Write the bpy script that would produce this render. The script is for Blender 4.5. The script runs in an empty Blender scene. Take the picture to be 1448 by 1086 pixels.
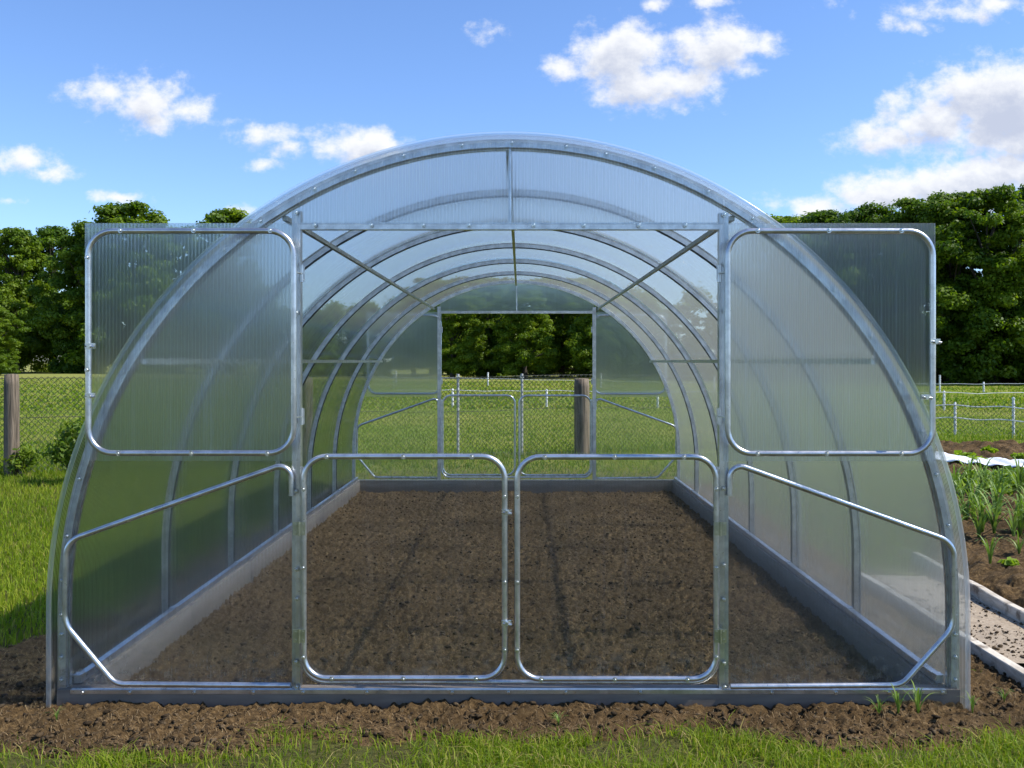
import bpy, math, random
import numpy as np
from mathutils import Vector, Matrix

random.seed(7)
RNG = np.random.default_rng(11)
sc = bpy.context.scene
COL = sc.collection
PI = math.pi

# ------------------------------------------------------------------ camera
CAMX, CAMY, CAMZ, FPX = 0.0425, -3.41, 1.185, 1364.0
cam_d = bpy.data.cameras.new('camera')
cam_d.sensor_width = 36.0
cam_d.lens = 36.0 * FPX / 1448.0
cam_d.shift_x = -12.0 / 1448.0
cam_d.shift_y = -32.0 / 1448.0
cam_d.clip_start = 0.05
cam_d.clip_end = 3000
cam = bpy.data.objects.new('camera', cam_d)
cam.location = (CAMX, CAMY, CAMZ)
cam.rotation_euler = (PI / 2, 0, 0)
COL.objects.link(cam)
sc.camera = cam


def PX(px, y):
    """x of a picture column on the plane Y = y"""
    return CAMX + (px - 736.0) * (y - CAMY) / FPX


def PZ(py, y):
    return CAMZ - (py - 511.0) * (y - CAMY) / FPX


# ------------------------------------------------------------------ helpers
def tag(o, label=None, cat=None, group=None, kind=None):
    if label: o['label'] = label
    if cat: o['category'] = cat
    if group: o['group'] = group
    if kind: o['kind'] = kind
    return o


def empty(name, loc=(0, 0, 0), rz=0.0, parent=None):
    o = bpy.data.objects.new(name, None)
    o.empty_display_size = 0.2
    o.location = loc
    o.rotation_euler = (0, 0, rz)
    COL.objects.link(o)
    if parent: o.parent = parent
    return o


def np_mesh(name, verts, faces_flat, sizes, attrs=None, smooth=False):
    """fast mesh from numpy arrays; faces_flat = loop vertex ids, sizes = verts per face"""
    me = bpy.data.meshes.new(name)
    verts = np.asarray(verts, np.float32)
    faces_flat = np.asarray(faces_flat, np.int32)
    sizes = np.asarray(sizes, np.int32)
    me.vertices.add(len(verts))
    me.vertices.foreach_set('co', verts.ravel())
    me.loops.add(len(faces_flat))
    me.loops.foreach_set('vertex_index', faces_flat)
    me.polygons.add(len(sizes))
    starts = np.concatenate(([0], np.cumsum(sizes)[:-1])).astype(np.int32)
    me.polygons.foreach_set('loop_start', starts)
    me.polygons.foreach_set('loop_total', sizes)
    if smooth:
        me.polygons.foreach_set('use_smooth', np.ones(len(sizes), bool))
    me.update(calc_edges=True)
    for k, a in (attrs or {}).items():
        at = me.attributes.new(k, 'FLOAT', 'POINT')
        at.data.foreach_set('value', np.asarray(a, np.float32))
    return me


def link(name, me, mat, parent=None, loc=None):
    o = bpy.data.objects.new(name, me)
    if mat is not None and len(me.materials) == 0:
        me.materials.append(mat)
    if loc is not None: o.location = loc
    COL.objects.link(o)
    if parent: o.parent = parent
    return o


class MB:
    """collects boxes, tubes, bands and prisms into ONE mesh"""
    def __init__(s):
        s.v, s.f, s.sm = [], [], []

    def add(s, vs, fs, smooth=False):
        b = len(s.v)
        s.v.extend(vs)
        for f in fs:
            s.f.append([b + i for i in f]); s.sm.append(smooth)

    def box(s, a, b, bevel=0.0):
        x0, y0, z0 = [min(p, q) for p, q in zip(a, b)]
        x1, y1, z1 = [max(p, q) for p, q in zip(a, b)]
        s.add([(x0, y0, z0), (x1, y0, z0), (x1, y1, z0), (x0, y1, z0),
               (x0, y0, z1), (x1, y0, z1), (x1, y1, z1), (x0, y1, z1)],
              [(0, 3, 2, 1), (4, 5, 6, 7), (0, 1, 5, 4), (1, 2, 6, 5), (2, 3, 7, 6), (3, 0, 4, 7)])

    def bar(s, p, q, w, h, up=(0, 0, 1)):
        p, q, up = Vector(p), Vector(q), Vector(up)
        d = (q - p).normalized()
        a = d.cross(up).normalized(); b = a.cross(d).normalized()
        vs = []
        for e in (p, q):
            for i, j in ((-1, -1), (1, -1), (1, 1), (-1, 1)):
                vs.append(tuple(e + a * (i * w / 2) + b * (j * h / 2)))
        s.add(vs, [(0, 1, 2, 3), (7, 6, 5, 4), (0, 4, 5, 1), (1, 5, 6, 2), (2, 6, 7, 3), (3, 7, 4, 0)])

    def tube(s, pts, r, n=10, closed=False, up=(0, 1, 0)):
        pts = [Vector(p) for p in pts]
        up = Vector(up)
        m = len(pts)
        rad = r if isinstance(r, (list, tuple)) else [r] * m
        vs = []
        for i, p in enumerate(pts):
            if closed:
                d = (pts[(i + 1) % m] - pts[i - 1]).normalized()
            else:
                d = (pts[min(i + 1, m - 1)] - pts[max(i - 1, 0)]).normalized()
            a = d.cross(up)
            if a.length < 1e-4: a = d.cross(Vector((0.3, 0.2, 0.9)))
            a.normalize()
            b = a.cross(d).normalized()
            for k in range(n):
                t = 2 * PI * k / n
                vs.append(tuple(p + a * (math.cos(t) * rad[i]) + b * (math.sin(t) * rad[i])))
        fs = []
        for i in range(m if closed else m - 1):
            i2 = (i + 1) % m
            for k in range(n):
                k2 = (k + 1) % n
                fs.append((i * n + k, i * n + k2, i2 * n + k2, i2 * n + k))
        s.add(vs, fs, True)
        if not closed:
            s.add(vs[:n], [tuple(range(n))[::-1]])
            s.add(vs[-n:], [tuple(range(n))])

    def band(s, outer, inner, y0, y1, smooth=True):
        """a curved bar: two matching XZ polylines extruded along Y"""
        n = len(outer)
        vs = []
        for (xo, zo), (xi, zi) in zip(outer, inner):
            vs += [(xo, y0, zo), (xo, y1, zo), (xi, y1, zi), (xi, y0, zi)]
        # separate vertex rings per side so that edges stay crisp
        for e in range(4):
            a, b = e, (e + 1) % 4
            ring = []
            for i in range(n): ring += [vs[4 * i + a], vs[4 * i + b]]
            s.add(ring, [(2 * i, 2 * i + 2, 2 * i + 3, 2 * i + 1) for i in range(n - 1)], smooth)
        s.add(vs[:4], [(0, 1, 2, 3)]); s.add(vs[-4:], [(3, 2, 1, 0)])

    def prism(s, poly, y0, y1):
        n = len(poly)
        s.add([(x, y0, z) for x, z in poly], [tuple(range(n))])
        s.add([(x, y1, z) for x, z in poly], [tuple(range(n))[::-1]])
        for i in range(n):
            (xa, za), (xb, zb) = poly[i], poly[(i + 1) % n]
            s.add([(xa, y0, za), (xa, y1, za), (xb, y1, zb), (xb, y0, zb)], [(0, 1, 2, 3)])

    def mesh(s, name, recalc=True):
        me = bpy.data.meshes.new(name)
        me.from_pydata(s.v, [], s.f)
        me.polygons.foreach_set('use_smooth', s.sm)
        if recalc:
            import bmesh
            bm = bmesh.new(); bm.from_mesh(me)
            bmesh.ops.recalc_face_normals(bm, faces=bm.faces)
            bm.to_mesh(me); bm.free()
        me.update()
        return me

    def build(s, name, mat, parent=None, recalc=True):
        return link(name, s.mesh(name, recalc), mat, parent)


def fillet(pts, r, closed=True, seg=8):
    """round the corners of an XZ polyline"""
    out = []
    n = len(pts)
    rs = r if isinstance(r, (list, tuple)) else [r] * n
    for i, p in enumerate(pts):
        if not closed and i in (0, n - 1):
            out.append(tuple(p)); continue
        a, b, c = Vector(pts[i - 1]), Vector(p), Vector(pts[(i + 1) % n])
        u, v = (a - b), (c - b)
        lu, lv = u.length, v.length
        u.normalize(); v.normalize()
        ang = u.angle(v)
        rr = rs[i]
        t = min(rr / math.tan(ang / 2), lu * .48, lv * .48)
        rr = t * math.tan(ang / 2)
        bis = (u + v).normalized()
        cen = b + bis * (rr / math.sin(ang / 2))
        s0, s1 = (b + u * t) - cen, (b + v * t) - cen
        a0 = math.atan2(s0.y, s0.x); a1 = math.atan2(s1.y, s1.x)
        d = (a1 - a0 + PI) % (2 * PI) - PI
        for k in range(seg + 1):
            th = a0 + d * k / seg
            out.append((cen.x + rr * math.cos(th), cen.y + rr * math.sin(th)))
    return out


# ------------------------------------------------------------------ numpy noise
def vnoise(x, y, seed=0):
    r = np.random.default_rng(seed).random((256, 256)).astype(np.float32)
    xi, yi = np.floor(x).astype(int), np.floor(y).astype(int)
    fx, fy = x - xi, y - yi
    fx = fx * fx * (3 - 2 * fx); fy = fy * fy * (3 - 2 * fy)
    g = lambda a, b: r[a & 255, b & 255]
    return (g(xi, yi) * (1 - fx) + g(xi + 1, yi) * fx) * (1 - fy) + (g(xi, yi + 1) * (1 - fx) + g(xi + 1, yi + 1) * fx) * fy


def fbm(x, y, f, octv=4, seed=0, gain=.5):
    t, a, s = 0, 1.0, 0.0
    for o in range(octv):
        t = t + a * vnoise(x * f + 17.3 * o, y * f + 9.1 * o, seed + o); s += a
        a *= gain; f *= 2.03
    return t / s


def clodfield(x, y, cell, seed):
    """rounded crumbs: highest of randomly sized bumps on a jittered lattice"""
    rg = np.random.default_rng(seed)
    jx, jy, hr = rg.random((3, 128, 128)).astype(np.float32)
    gx, gy = x / cell, y / cell
    xi, yi = np.floor(gx).astype(int), np.floor(gy).astype(int)
    best = np.zeros_like(gx)
    for a in (-1, 0, 1):
        for b in (-1, 0, 1):
            i, j = (xi + a), (yi + b)
            px, py, r = i + jx[i & 127, j & 127], j + jy[i & 127, j & 127], .25 + .6 * hr[i & 127, j & 127] ** 2
            d2 = ((gx - px) ** 2 + (gy - py) ** 2) / (r * r)
            best = np.maximum(best, r * np.sqrt(np.maximum(0, 1 - d2)))
    return best * cell


# ------------------------------------------------------------------ node helpers
def newmat(name):
    m = bpy.data.materials.new(name); m.use_nodes = True
    nt = m.node_tree; nt.nodes.clear()
    return m, nt


class NT:
    def __init__(s, nt): s.nt = nt

    def n(s, t, **kw):
        nd = s.nt.nodes.new(t)
        for k, v in kw.items(): setattr(nd, k, v)
        return nd

    def set(s, sock, v):
        if hasattr(v, 'is_output') or isinstance(v, bpy.types.NodeSocket): s.nt.links.new(v, sock)
        else: sock.default_value = v

    def math(s, op, a, b=None, c=None, clamp=False):
        nd = s.n('ShaderNodeMath', operation=op, use_clamp=clamp)
        for i, v in enumerate((a, b, c)):
            if v is not None: s.set(nd.inputs[i], v)
        return nd.outputs[0]

    def vmath(s, op, a, b=None):
        nd = s.n('ShaderNodeVectorMath', operation=op)
        s.set(nd.inputs[0], a)
        if b is not None: s.set(nd.inputs[1], b)
        return nd.outputs['Value'] if op in ('LENGTH', 'DOT_PRODUCT') else nd.outputs[0]

    def noise(s, vec, scale, detail=3, rough=.5, dist=0):
        nd = s.n('ShaderNodeTexNoise')
        if vec is not None: s.set(nd.inputs['Vector'], vec)
        nd.inputs['Scale'].default_value = scale; nd.inputs['Detail'].default_value = detail
        nd.inputs['Roughness'].default_value = rough; nd.inputs['Distortion'].default_value = dist
        return nd.outputs['Fac']

    def ramp(s, fac, stops, interp='LINEAR'):
        nd = s.n('ShaderNodeValToRGB')
        el = nd.color_ramp.elements
        while len(el) < len(stops): el.new(0.5)
        for e, (p, c) in zip(el, stops):
            e.position = p; e.color = (*c, 1) if len(c) == 3 else c
        nd.color_ramp.interpolation = interp
        s.set(nd.inputs[0], fac)
        return nd.outputs[0]

    def rng(s, v, a, b, c=0.0, d=1.0, smooth=True):
        nd = s.n('ShaderNodeMapRange')
        nd.interpolation_type = 'SMOOTHSTEP' if smooth else 'LINEAR'
        s.set(nd.inputs[0], v)
        for i, k in enumerate((a, b, c, d)): s.set(nd.inputs[i + 1], k)
        return nd.outputs[0]

    def mixc(s, fac, a, b, mode='MIX'):
        nd = s.n('ShaderNodeMix', data_type='RGBA', blend_type=mode)
        s.set(nd.inputs[0], fac); s.set(nd.inputs[6], a); s.set(nd.inputs[7], b)
        return nd.outputs[2]

    def mixs(s, fac, a, b):
        nd = s.n('ShaderNodeMixShader')
        s.set(nd.inputs[0], fac); s.nt.links.new(a, nd.inputs[1]); s.nt.links.new(b, nd.inputs[2])
        return nd.outputs[0]

    def out(s, sh):
        o = s.n('ShaderNodeOutputMaterial'); s.nt.links.new(sh, o.inputs[0])

    def bump(s, h, strength=.3, dist=.01):
        nd = s.n('ShaderNodeBump'); nd.inputs['Strength'].default_value = strength
        nd.inputs['Distance'].default_value = dist
        s.set(nd.inputs['Height'], h); return nd.outputs[0]

    def principled(s, color, rough=.7, metal=0.0, normal=None, spec=.5):
        p = s.n('ShaderNodeBsdfPrincipled')
        s.set(p.inputs['Base Color'], color); s.set(p.inputs['Roughness'], rough)
        s.set(p.inputs['Metallic'], metal); p.inputs['Specular IOR Level'].default_value = spec
        if normal is not None: s.nt.links.new(normal, p.inputs['Normal'])
        return p.outputs[0]


def objcoord(h):
    return h.n('ShaderNodeTexCoord').outputs['Object']


def mapping(h, vec, scale):
    return h.vmath('MULTIPLY', vec, scale)


# ------------------------------------------------------------------ materials
def mat_metal(name, lo, hi, rough):
    m, nt = newmat(name); h = NT(nt)
    c = objcoord(h)
    n1 = h.noise(mapping(h, c, (18, 18, 18)), 1, 4, .6)
    n2 = h.noise(mapping(h, c, (90, 90, 90)), 1, 3, .6)
    col = h.mixc(h.rng(n1, .35, .65), (*lo, 1), (*hi, 1))
    r = h.math('ADD', rough - .09, h.math('MULTIPLY', n2, .2))
    h.out(h.principled(col, r, .92, h.bump(n2, .05, .002)))
    return m


M_STEEL = mat_metal('galvanised_steel', (.50, .50, .50), (.69, .69, .685), .30)
M_RIB_SHADE = mat_metal('dark_rib_shade', (.05, .052, .05), (.11, .112, .105), .5)  # dark colour that paints in the shade under the ribs
M_PURLIN = mat_metal('olive_reflection_purlin_steel', (.22, .23, .20), (.34, .35, .31), .38)  # darker olive colour paints in the soil and grass reflected by the steel
M_ZINC = mat_metal('zinc_plated_fittings', (.45, .46, .44), (.70, .71, .68), .26)
M_HINGE = mat_metal('yellow_zinc_hinges', (.42, .44, .34), (.58, .58, .46), .30)


def mat_poly(name, sharp, blur, haze, axis, pitch, streak=.5, tint=(.965, .978, .985), bumpd=.25, ior=1.06, tl_share=.35, tlc=(.80, .88, .95, 1)):
    """twin-wall sheet: sharp see-through share, light-scattering share, milky share; flutes along one axis"""
    m, nt = newmat(name); h = NT(nt)
    c = objcoord(h)
    sx = h.n('ShaderNodeSeparateXYZ'); h.set(sx.inputs[0], c)
    u = sx.outputs[axis]
    ph = h.math('FRACT', h.math('DIVIDE', u, pitch))
    rib = h.rng(h.math('ABSOLUTE', h.math('SUBTRACT', ph, .5)), .5, .36, 0, 1)   # 1 away from the rib, 0 on the rib
    rib = h.math('SUBTRACT', 1.0, rib)
    sc3 = [.7, .7, .7]; sc3[axis] = 55
    st = h.noise(mapping(h, c, tuple(sc3)), 1, 3, .65)
    cloud = h.noise(mapping(h, c, (2.2, 2.2, 2.2)), 1, 4, .55)
    wob = h.math('MULTIPLY', h.math('SINE', h.math('MULTIPLY', u, 2 * PI / pitch)), .5)
    nb = h.n('ShaderNodeBump'); nb.inputs['Strength'].default_value = bumpd; nb.inputs['Distance'].default_value = .004
    h.set(nb.inputs['Height'], h.math('ADD', wob, h.math('MULTIPLY', st, 1.2)))
    tr = h.n('ShaderNodeBsdfTransparent'); tr.inputs[0].default_value = (*tint, 1)
    rf = h.n('ShaderNodeBsdfRefraction', distribution='GGX'); rf.inputs['Color'].default_value = (*tint, 1)
    rf.inputs['Roughness'].default_value = blur; rf.inputs['IOR'].default_value = ior
    nt.links.new(nb.outputs[0], rf.inputs['Normal'])
    shp = h.math('SUBTRACT', sharp, h.math('MULTIPLY', rib, .25 * streak), clamp=True)
    see = h.mixs(shp, rf.outputs[0], tr.outputs[0])
    tl = h.n('ShaderNodeBsdfTranslucent'); tl.inputs[0].default_value = tlc
    df = h.n('ShaderNodeBsdfDiffuse'); df.inputs[0].default_value = (.78, .82, .85, 1)
    milk = h.mixs(tl_share, tl.outputs[0], df.outputs[0])
    hz = h.math('ADD', haze, h.math('MULTIPLY', rib, .14 * streak))
    hz = h.math('ADD', hz, h.math('MULTIPLY', h.rng(st, .5, .8), .14 * streak))
    hz = h.math('MULTIPLY', hz, h.math('ADD', .7, h.math('MULTIPLY', cloud, .6)), clamp=True)
    body = h.mixs(hz, see, milk)
    lw = h.n('ShaderNodeLayerWeight'); lw.inputs['Blend'].default_value = .5
    fr = h.math('ADD', .014, h.math('MULTIPLY', h.math('POWER', lw.outputs['Facing'], 5.0), .22))
    gl = h.n('ShaderNodeBsdfAnisotropic'); gl.inputs['Color'].default_value = (1, 1, 1, 1)
    gl.inputs['Roughness'].default_value = .16
    # dried mud splashes near the ground and a few specks higher up
    sp_ = h.noise(mapping(h, c, (26, 26, 40)), 1, 5, .7)
    sk = h.noise(mapping(h, c, (9, 9, 5)), 1, 6, .75)
    low = h.rng(sx.outputs[2], .26, .02)
    dirt = h.math('ADD', h.math('MULTIPLY', h.math('MULTIPLY', h.rng(sp_, .46, .72), low), .34), h.math('MULTIPLY', h.rng(sk, .66, .80), .05))
    dd = h.n('ShaderNodeBsdfDiffuse'); dd.inputs[0].default_value = (.30, .26, .20, 1)
    body = h.mixs(dirt, body, dd.outputs[0])
    h.out(h.mixs(fr, body, gl.outputs[0]))
    return m


M_CLEAR = mat_poly('clear_twin_wall_sheet', .95, .35, .003, 0, .0125, .16, (.985, .985, .975))
M_WALLSHEET = mat_poly('hazy_twin_wall_sheet', .80, .45, .012, 0, .0125, .08, tlc=(.78, .89, 1.0, 1))
M_DOORSHEET = mat_poly('milky_twin_wall_sheet', .66, .50, .024, 0, .0125, .46, bumpd=.5, ior=1.07, tlc=(.74, .87, 1.0, 1))
M_COVER = mat_poly('cover_twin_wall_sheet', .60, .62, .0075, 1, .011, .02, (.905, .955, 1.0), .2, 1.06, .1, (.50, .72, 1.0, 1))


M_TRIM = mat_poly('glossy_clear_edge_trim', .62, .4, .12, 1, .05, 0.0)


def mat_board():
    m, nt = newmat('grey_base_board'); h = NT(nt)
    c = objcoord(h)
    n1 = h.noise(mapping(h, c, (3, 3, 22)), 1, 5, .6)
    n2 = h.noise(mapping(h, c, (9, 9, 9)), 1, 4, .6)
    sx = h.n('ShaderNodeSeparateXYZ'); h.set(sx.inputs[0], c)
    col = h.ramp(n1, [(.25, (.12, .098, .075)), (.6, (.20, .165, .128)), (.85, (.27, .225, .175))])
    dirt = h.rng(h.math('ADD', sx.outputs[2], h.math('MULTIPLY', n2, .08)), -.01, .045, .75, 0)
    col = h.mixc(dirt, col, (.11, .085, .06, 1))
    h.out(h.principled(col, .72, 0, h.bump(n1, .25, .004)))
    return m


M_BOARD = mat_board()


def mat_soil(name, k=1.0):
    m, nt = newmat(name); h = NT(nt)
    c = objcoord(h)
    n1 = h.noise(c, 1.7, 6, .65)
    n2 = h.noise(c, 55, 6, .72)
    n3 = h.noise(mapping(h, c, (140, 260, 200)), 1, 4, .7, .6)
    a = h.ramp(n2, [(.25, (.016 * k, .0105 * k, .005 * k)), (.48, (.076 * k, .047 * k, .020 * k)), (.62, (.150 * k, .097 * k, .043 * k)), (.76, (.30 * k, .215 * k, .115 * k))])
    col = h.mixc(h.rng(n1, .40, .62, 0, .6), a, (.052 * k, .032 * k, .013 * k, 1))
    col = h.mixc(h.rng(n3, .66, .74, 0, .6), col, (.27 * k, .19 * k, .10 * k, 1))
    hh = h.math('ADD', n2, h.math('MULTIPLY', n3, .6))
    h.out(h.principled(col, .95, 0, h.bump(hh, .9, .012), .15))
    return m


M_SOIL = mat_soil('dark_crumbly_soil', 1.2)


def mat_clod(name, lo, hi):
    m, nt = newmat(name); h = NT(nt)
    at = h.n('ShaderNodeAttribute', attribute_name='var').outputs['Fac']
    n = h.noise(objcoord(h), 160, 4, .7)
    col = h.mixc(at, (*lo, 1), (*hi, 1))
    col = h.mixc(h.rng(n, .3, .7, .0, .6), col, (lo[0] * .5, lo[1] * .5, lo[2] * .5, 1))
    h.out(h.principled(col, .95, 0, h.bump(n, .8, .006), .15))
    return m


M_CLOD = mat_clod('soil_clods', (.034, .023, .012), (.165, .115, .064))
M_FIBRE = mat_clod('dry_root_fibres', (.08, .05, .024), (.33, .235, .125))


def mat_leaf(name, cols, trans=.45, rough=.5, spec=.35):
    """leaf colour varies per leaf through the var attribute"""
    m, nt = newmat(name); h = NT(nt)
    at = h.n('ShaderNodeAttribute', attribute_name='var').outputs['Fac']
    oi = h.n('ShaderNodeObjectInfo').outputs['Random']
    f = h.math('ADD', at, h.math('MULTIPLY', h.math('SUBTRACT', oi, .5), .18), clamp=True)
    col = h.ramp(f, [(i / (len(cols) - 1), c) for i, c in enumerate(cols)])
    p = h.principled(col, rough + .1, 0, None, spec * .7)
    t = h.n('ShaderNodeBsdfTranslucent')
    nt.links.new(h.mixc(.5, col, (.16, .26, .02, 1), 'ADD') if False else h.mixc(1.0, col, (1.25, 1.35, .55, 1), 'MULTIPLY'), t.inputs[0])
    h.out(h.mixs(trans, p, t.outputs[0]))
    return m


M_GRASS = mat_leaf('lawn_grass_blades', [(.09, .15, .009), (.155, .23, .011), (.23, .29, .016), (.30, .31, .04), (.40, .32, .12)], .42)
M_FIELD = mat_leaf('meadow_grass_blades', [(.080, .150, .008), (.125, .205, .010), (.185, .25, .014), (.26, .275, .035), (.36, .30, .10)], .42)
M_LEAF = mat_leaf('broad_leaf_crowns', [(.034, .074, .005), (.074, .135, .007), (.13, .20, .009), (.205, .27, .014)], .45, .42, .4)
M_LEAFDEEP = mat_leaf('deep_green_crowns', [(.024, .058, .005), (.050, .105, .007), (.088, .155, .009), (.15, .22, .013)], .40, .45, .35)
M_SHRUB = mat_leaf('shrub_leaves', [(.06, .12, .012), (.11, .18, .016), (.20, .26, .025)], .4, .4, .4)
M_ONION = mat_leaf('onion_leaves', [(.10, .18, .03), (.15, .24, .04), (.21, .30, .06)], .3, .4, .4)
M_SALAD = mat_leaf('salad_leaves', [(.15, .24, .012), (.22, .32, .016), (.30, .38, .03)], .4, .4, .4)


def mat_bark(name, lo, hi, scale=(14, 14, 2.5), rough=.9, stain=(.10, .11, .045), amt=.5, fine=3):
    m, nt = newmat(name); h = NT(nt)
    c = objcoord(h)
    n = h.noise(mapping(h, c, scale), 1, 6, .65, .4)
    n2 = h.noise(mapping(h, c, (fine, fine, fine)), 1, 5, .65)
    col = h.mixc(h.rng(n, .32, .68), (*lo, 1), (*hi, 1))
    col = h.mixc(h.rng(n2, .5, .7, 0, amt), col, (*stain, 1))
    h.out(h.principled(col, rough, 0, h.bump(n, .8, .02)))
    return m


M_BARK = mat_bark('tree_bark', (.035, .028, .02), (.10, .08, .06))
M_POST = mat_bark('weathered_post_wood', (.06, .046, .031), (.215, .168, .118), (26, 26, 2.2))
M_KERB = mat_bark('bleached_edging_wood', (.34, .29, .22), (.58, .52, .42), (10, 3, 20), .9, (.13, .095, .06), .85, 11)


def mat_plain(name, a, b, scale, rough, metal=0.0, bump=.2):
    m, nt = newmat(name); h = NT(nt)
    n = h.noise(objcoord(h), scale, 5, .6)
    col = h.mixc(h.rng(n, .3, .7), (*a, 1), (*b, 1))
    h.out(h.principled(col, rough, metal, h.bump(n, bump, .004)))
    return m


M_WIRE = mat_plain('dull_green_wire', (.05, .06, .045), (.10, .105, .085), 20, .5, .4)
M_WHITE = mat_plain('white_fence_plastic', (.55, .55, .53), (.80, .80, .78), 9, .5)
M_GREYPOST = mat_plain('grey_fence_stake', (.40, .40, .38), (.62, .62, .60), 14, .6)
M_FLEECE = mat_plain('white_fleece', (.70, .72, .76), (.82, .83, .86), 30, .9, 0, .5)


def mat_path():
    m, nt = newmat('sandy_concrete_path'); h = NT(nt)
    c = objcoord(h)
    n1 = h.noise(c, 3.5, 4, .6); n2 = h.noise(c, 70, 5, .7); n3 = h.noise(c, 14, 4, .6)
    col = h.ramp(n2, [(.3, (.20, .15, .098)), (.55, (.33, .26, .18)), (.8, (.45, .37, .265))])
    col = h.mixc(h.rng(n1, .45, .65, 0, .4), col, (.26, .21, .15, 1))
    col = h.mixc(h.rng(n3, .60, .70, 0, .7), col, (.12, .09, .06, 1))
    h.out(h.principled(col, .92, 0, h.bump(h.math('ADD', n2, n3), .5, .01)))
    return m


M_PATH = mat_path()


def mat_ground():
    m, nt = newmat('lawn_ground'); h = NT(nt)
    c = objcoord(h)
    sx = h.n('ShaderNodeSeparateXYZ'); h.set(sx.inputs[0], c)
    n1 = h.noise(mapping(h, c, (.10, .22, 1)), 1, 4, .6)
    n2 = h.noise(c, 3.0, 5, .65)
    n3 = h.noise(c, 38, 5, .7)
    g = h.ramp(n3, [(.3, (.035, .030, .012)), (.55, (.075, .070, .022)), (.8, (.14, .125, .045))])
    g = h.mixc(h.rng(n2, .38, .66, 0, .45), g, (.085, .105, .018, 1))
    far = h.mixc(h.rng(n1, .36, .64), (.15, .205, .018, 1), (.24, .245, .05, 1))
    g = h.mixc(h.rng(sx.outputs[1], 5.5, 9, 0, .85), g, far)
    straw = h.rng(sx.outputs[1], 45, 75, 0, .55)
    g = h.mixc(straw, g, (.26, .245, .085, 1))
    h.out(h.principled(g, .95, 0, h.bump(h.math('ADD', n3, n2), .8, .03), .1))
    return m


M_GROUND = mat_ground()

# ------------------------------------------------------------------ world: sky with clouds, and one sun
SUN = Vector((.64, -.07, .77)).normalized()
EL = math.asin(SUN.z); AZ = math.atan2(SUN.x, SUN.y)
world = bpy.data.worlds.new('World'); sc.world = world; world.use_nodes = True
wt = world.node_tree; wt.nodes.clear(); W = NT(wt)
sky = W.n('ShaderNodeTexSky', sky_type='NISHITA')
sky.sun_disc = False; sky.sun_elevation = EL; sky.sun_rotation = AZ
sky.air_density = 1.0; sky.dust_density = .1; sky.ozone_density = 2.2; sky.altitude = 100
dirv = W.n('ShaderNodeTexCoord').outputs['Generated']
sp = W.n('ShaderNodeSeparateXYZ'); W.set(sp.inputs[0], dirv)
dyc = W.math('MAXIMUM', sp.outputs[1], .05)
uv = W.n('ShaderNodeCombineXYZ')
W.set(uv.inputs[0], W.math('DIVIDE', sp.outputs[0], dyc)); W.set(uv.inputs[1], W.math('DIVIDE', sp.outputs[2], dyc))

# clouds as directions of the compass: (azimuth tangent, elevation tangent, radii, weight)
BL = [(203, 143, 92, 42, 1), (160, 130, 60, 26, .9), (260, 150, 55, 30, .9), (222, 168, 50, 22, .9), (385, 190, 62, 24, .85), (404, 212, 38, 18, .8), (372, 234, 30, 12, .7),
      (505, 207, 76, 30, 1.25), (525, 196, 45, 24, 1.1), (172, 279, 48, 13, .9), (28, 226, 58, 24, .9), (62, 246, 60, 14, .7), (335, 298, 24, 8, .7), (10, 281, 25, 8, .6), (330, 166, 40, 12, .5),
      (880, 78, 88, 56, 1.2), (800, 98, 48, 30, .8), (895, 122, 85, 38, 1.1), (1020, 72, 88, 50, 1.1), (960, 108, 90, 38, .9), (1075, 66, 48, 30, .9), (895, 146, 42, 20, .7),
      (690, 48, 36, 14, .55), (928, 3, 32, 14, .8), (1010, 2, 34, 11, .8), (1204, 24, 20, 22, .5), (1180, 10, 30, 14, .4), (1290, 36, 52, 16, .6), (1350, 14, 70, 22, .9), (1410, 4, 60, 16, .8),
      (1420, 150, 130, 74, 1.5), (1320, 178, 96, 48, 1.3), (1255, 196, 72, 32, 1.0), (1440, 200, 160, 40, 1.2), (1360, 262, 150, 40, 1.3), (1440, 245, 120, 44, 1.3), (1250, 272, 92, 28, 1.2), (1150, 288, 62, 22, 1.1), (1185, 205, 20, 18, .4),
      (-180, 160, 130, 60, 1.1), (-420, 60, 180, 70, 1.1), (1750, 100, 220, 90, 1.2), (2100, -200, 260, 120, 1.1), (-700, -250, 300, 130, 1), (700, -520, 300, 120, 1), (1500, -700, 350, 140, 1), (200, -900, 320, 120, 1)]
grp = bpy.data.node_groups.new('cloud_field', 'ShaderNodeTree')
grp.interface.new_socket('P', in_out='INPUT', socket_type='NodeSocketVector')
grp.interface.new_socket('D', in_out='OUTPUT', socket_type='NodeSocketFloat')
G = NT(grp)
gi = G.n('NodeGroupInput').outputs[0]; go = G.n('NodeGroupOutput')
warp = G.n('ShaderNodeTexNoise'); warp.inputs['Scale'].default_value = 14; warp.inputs['Detail'].default_value = 4
G.set(warp.inputs['Vector'], gi)
wv = G.vmath('SUBTRACT', warp.outputs['Color'], (.5, .5, .5))
gp = G.vmath('ADD', gi, G.vmath('MULTIPLY', wv, (.034, .024, 0)))
acc = None
for (cx, cy, rx, ry, wgt) in BL:
    u0, v0 = (cx - 736) / FPX, (511 - cy) / FPX
    d = G.vmath('SUBTRACT', gp, (u0, v0, 0))
    d = G.vmath('MULTIPLY', d, (FPX / (rx * 1.27), FPX / (ry * 1.27), 0))
    v = G.math('MULTIPLY', G.math('SUBTRACT', 1.0, G.vmath('LENGTH', d)), wgt)
    acc = v if acc is None else G.math('MAXIMUM', acc, v)
nz = G.noise(G.vmath('MULTIPLY', gi, (1, 1.25, 1)), 30, 9, .62)
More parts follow.
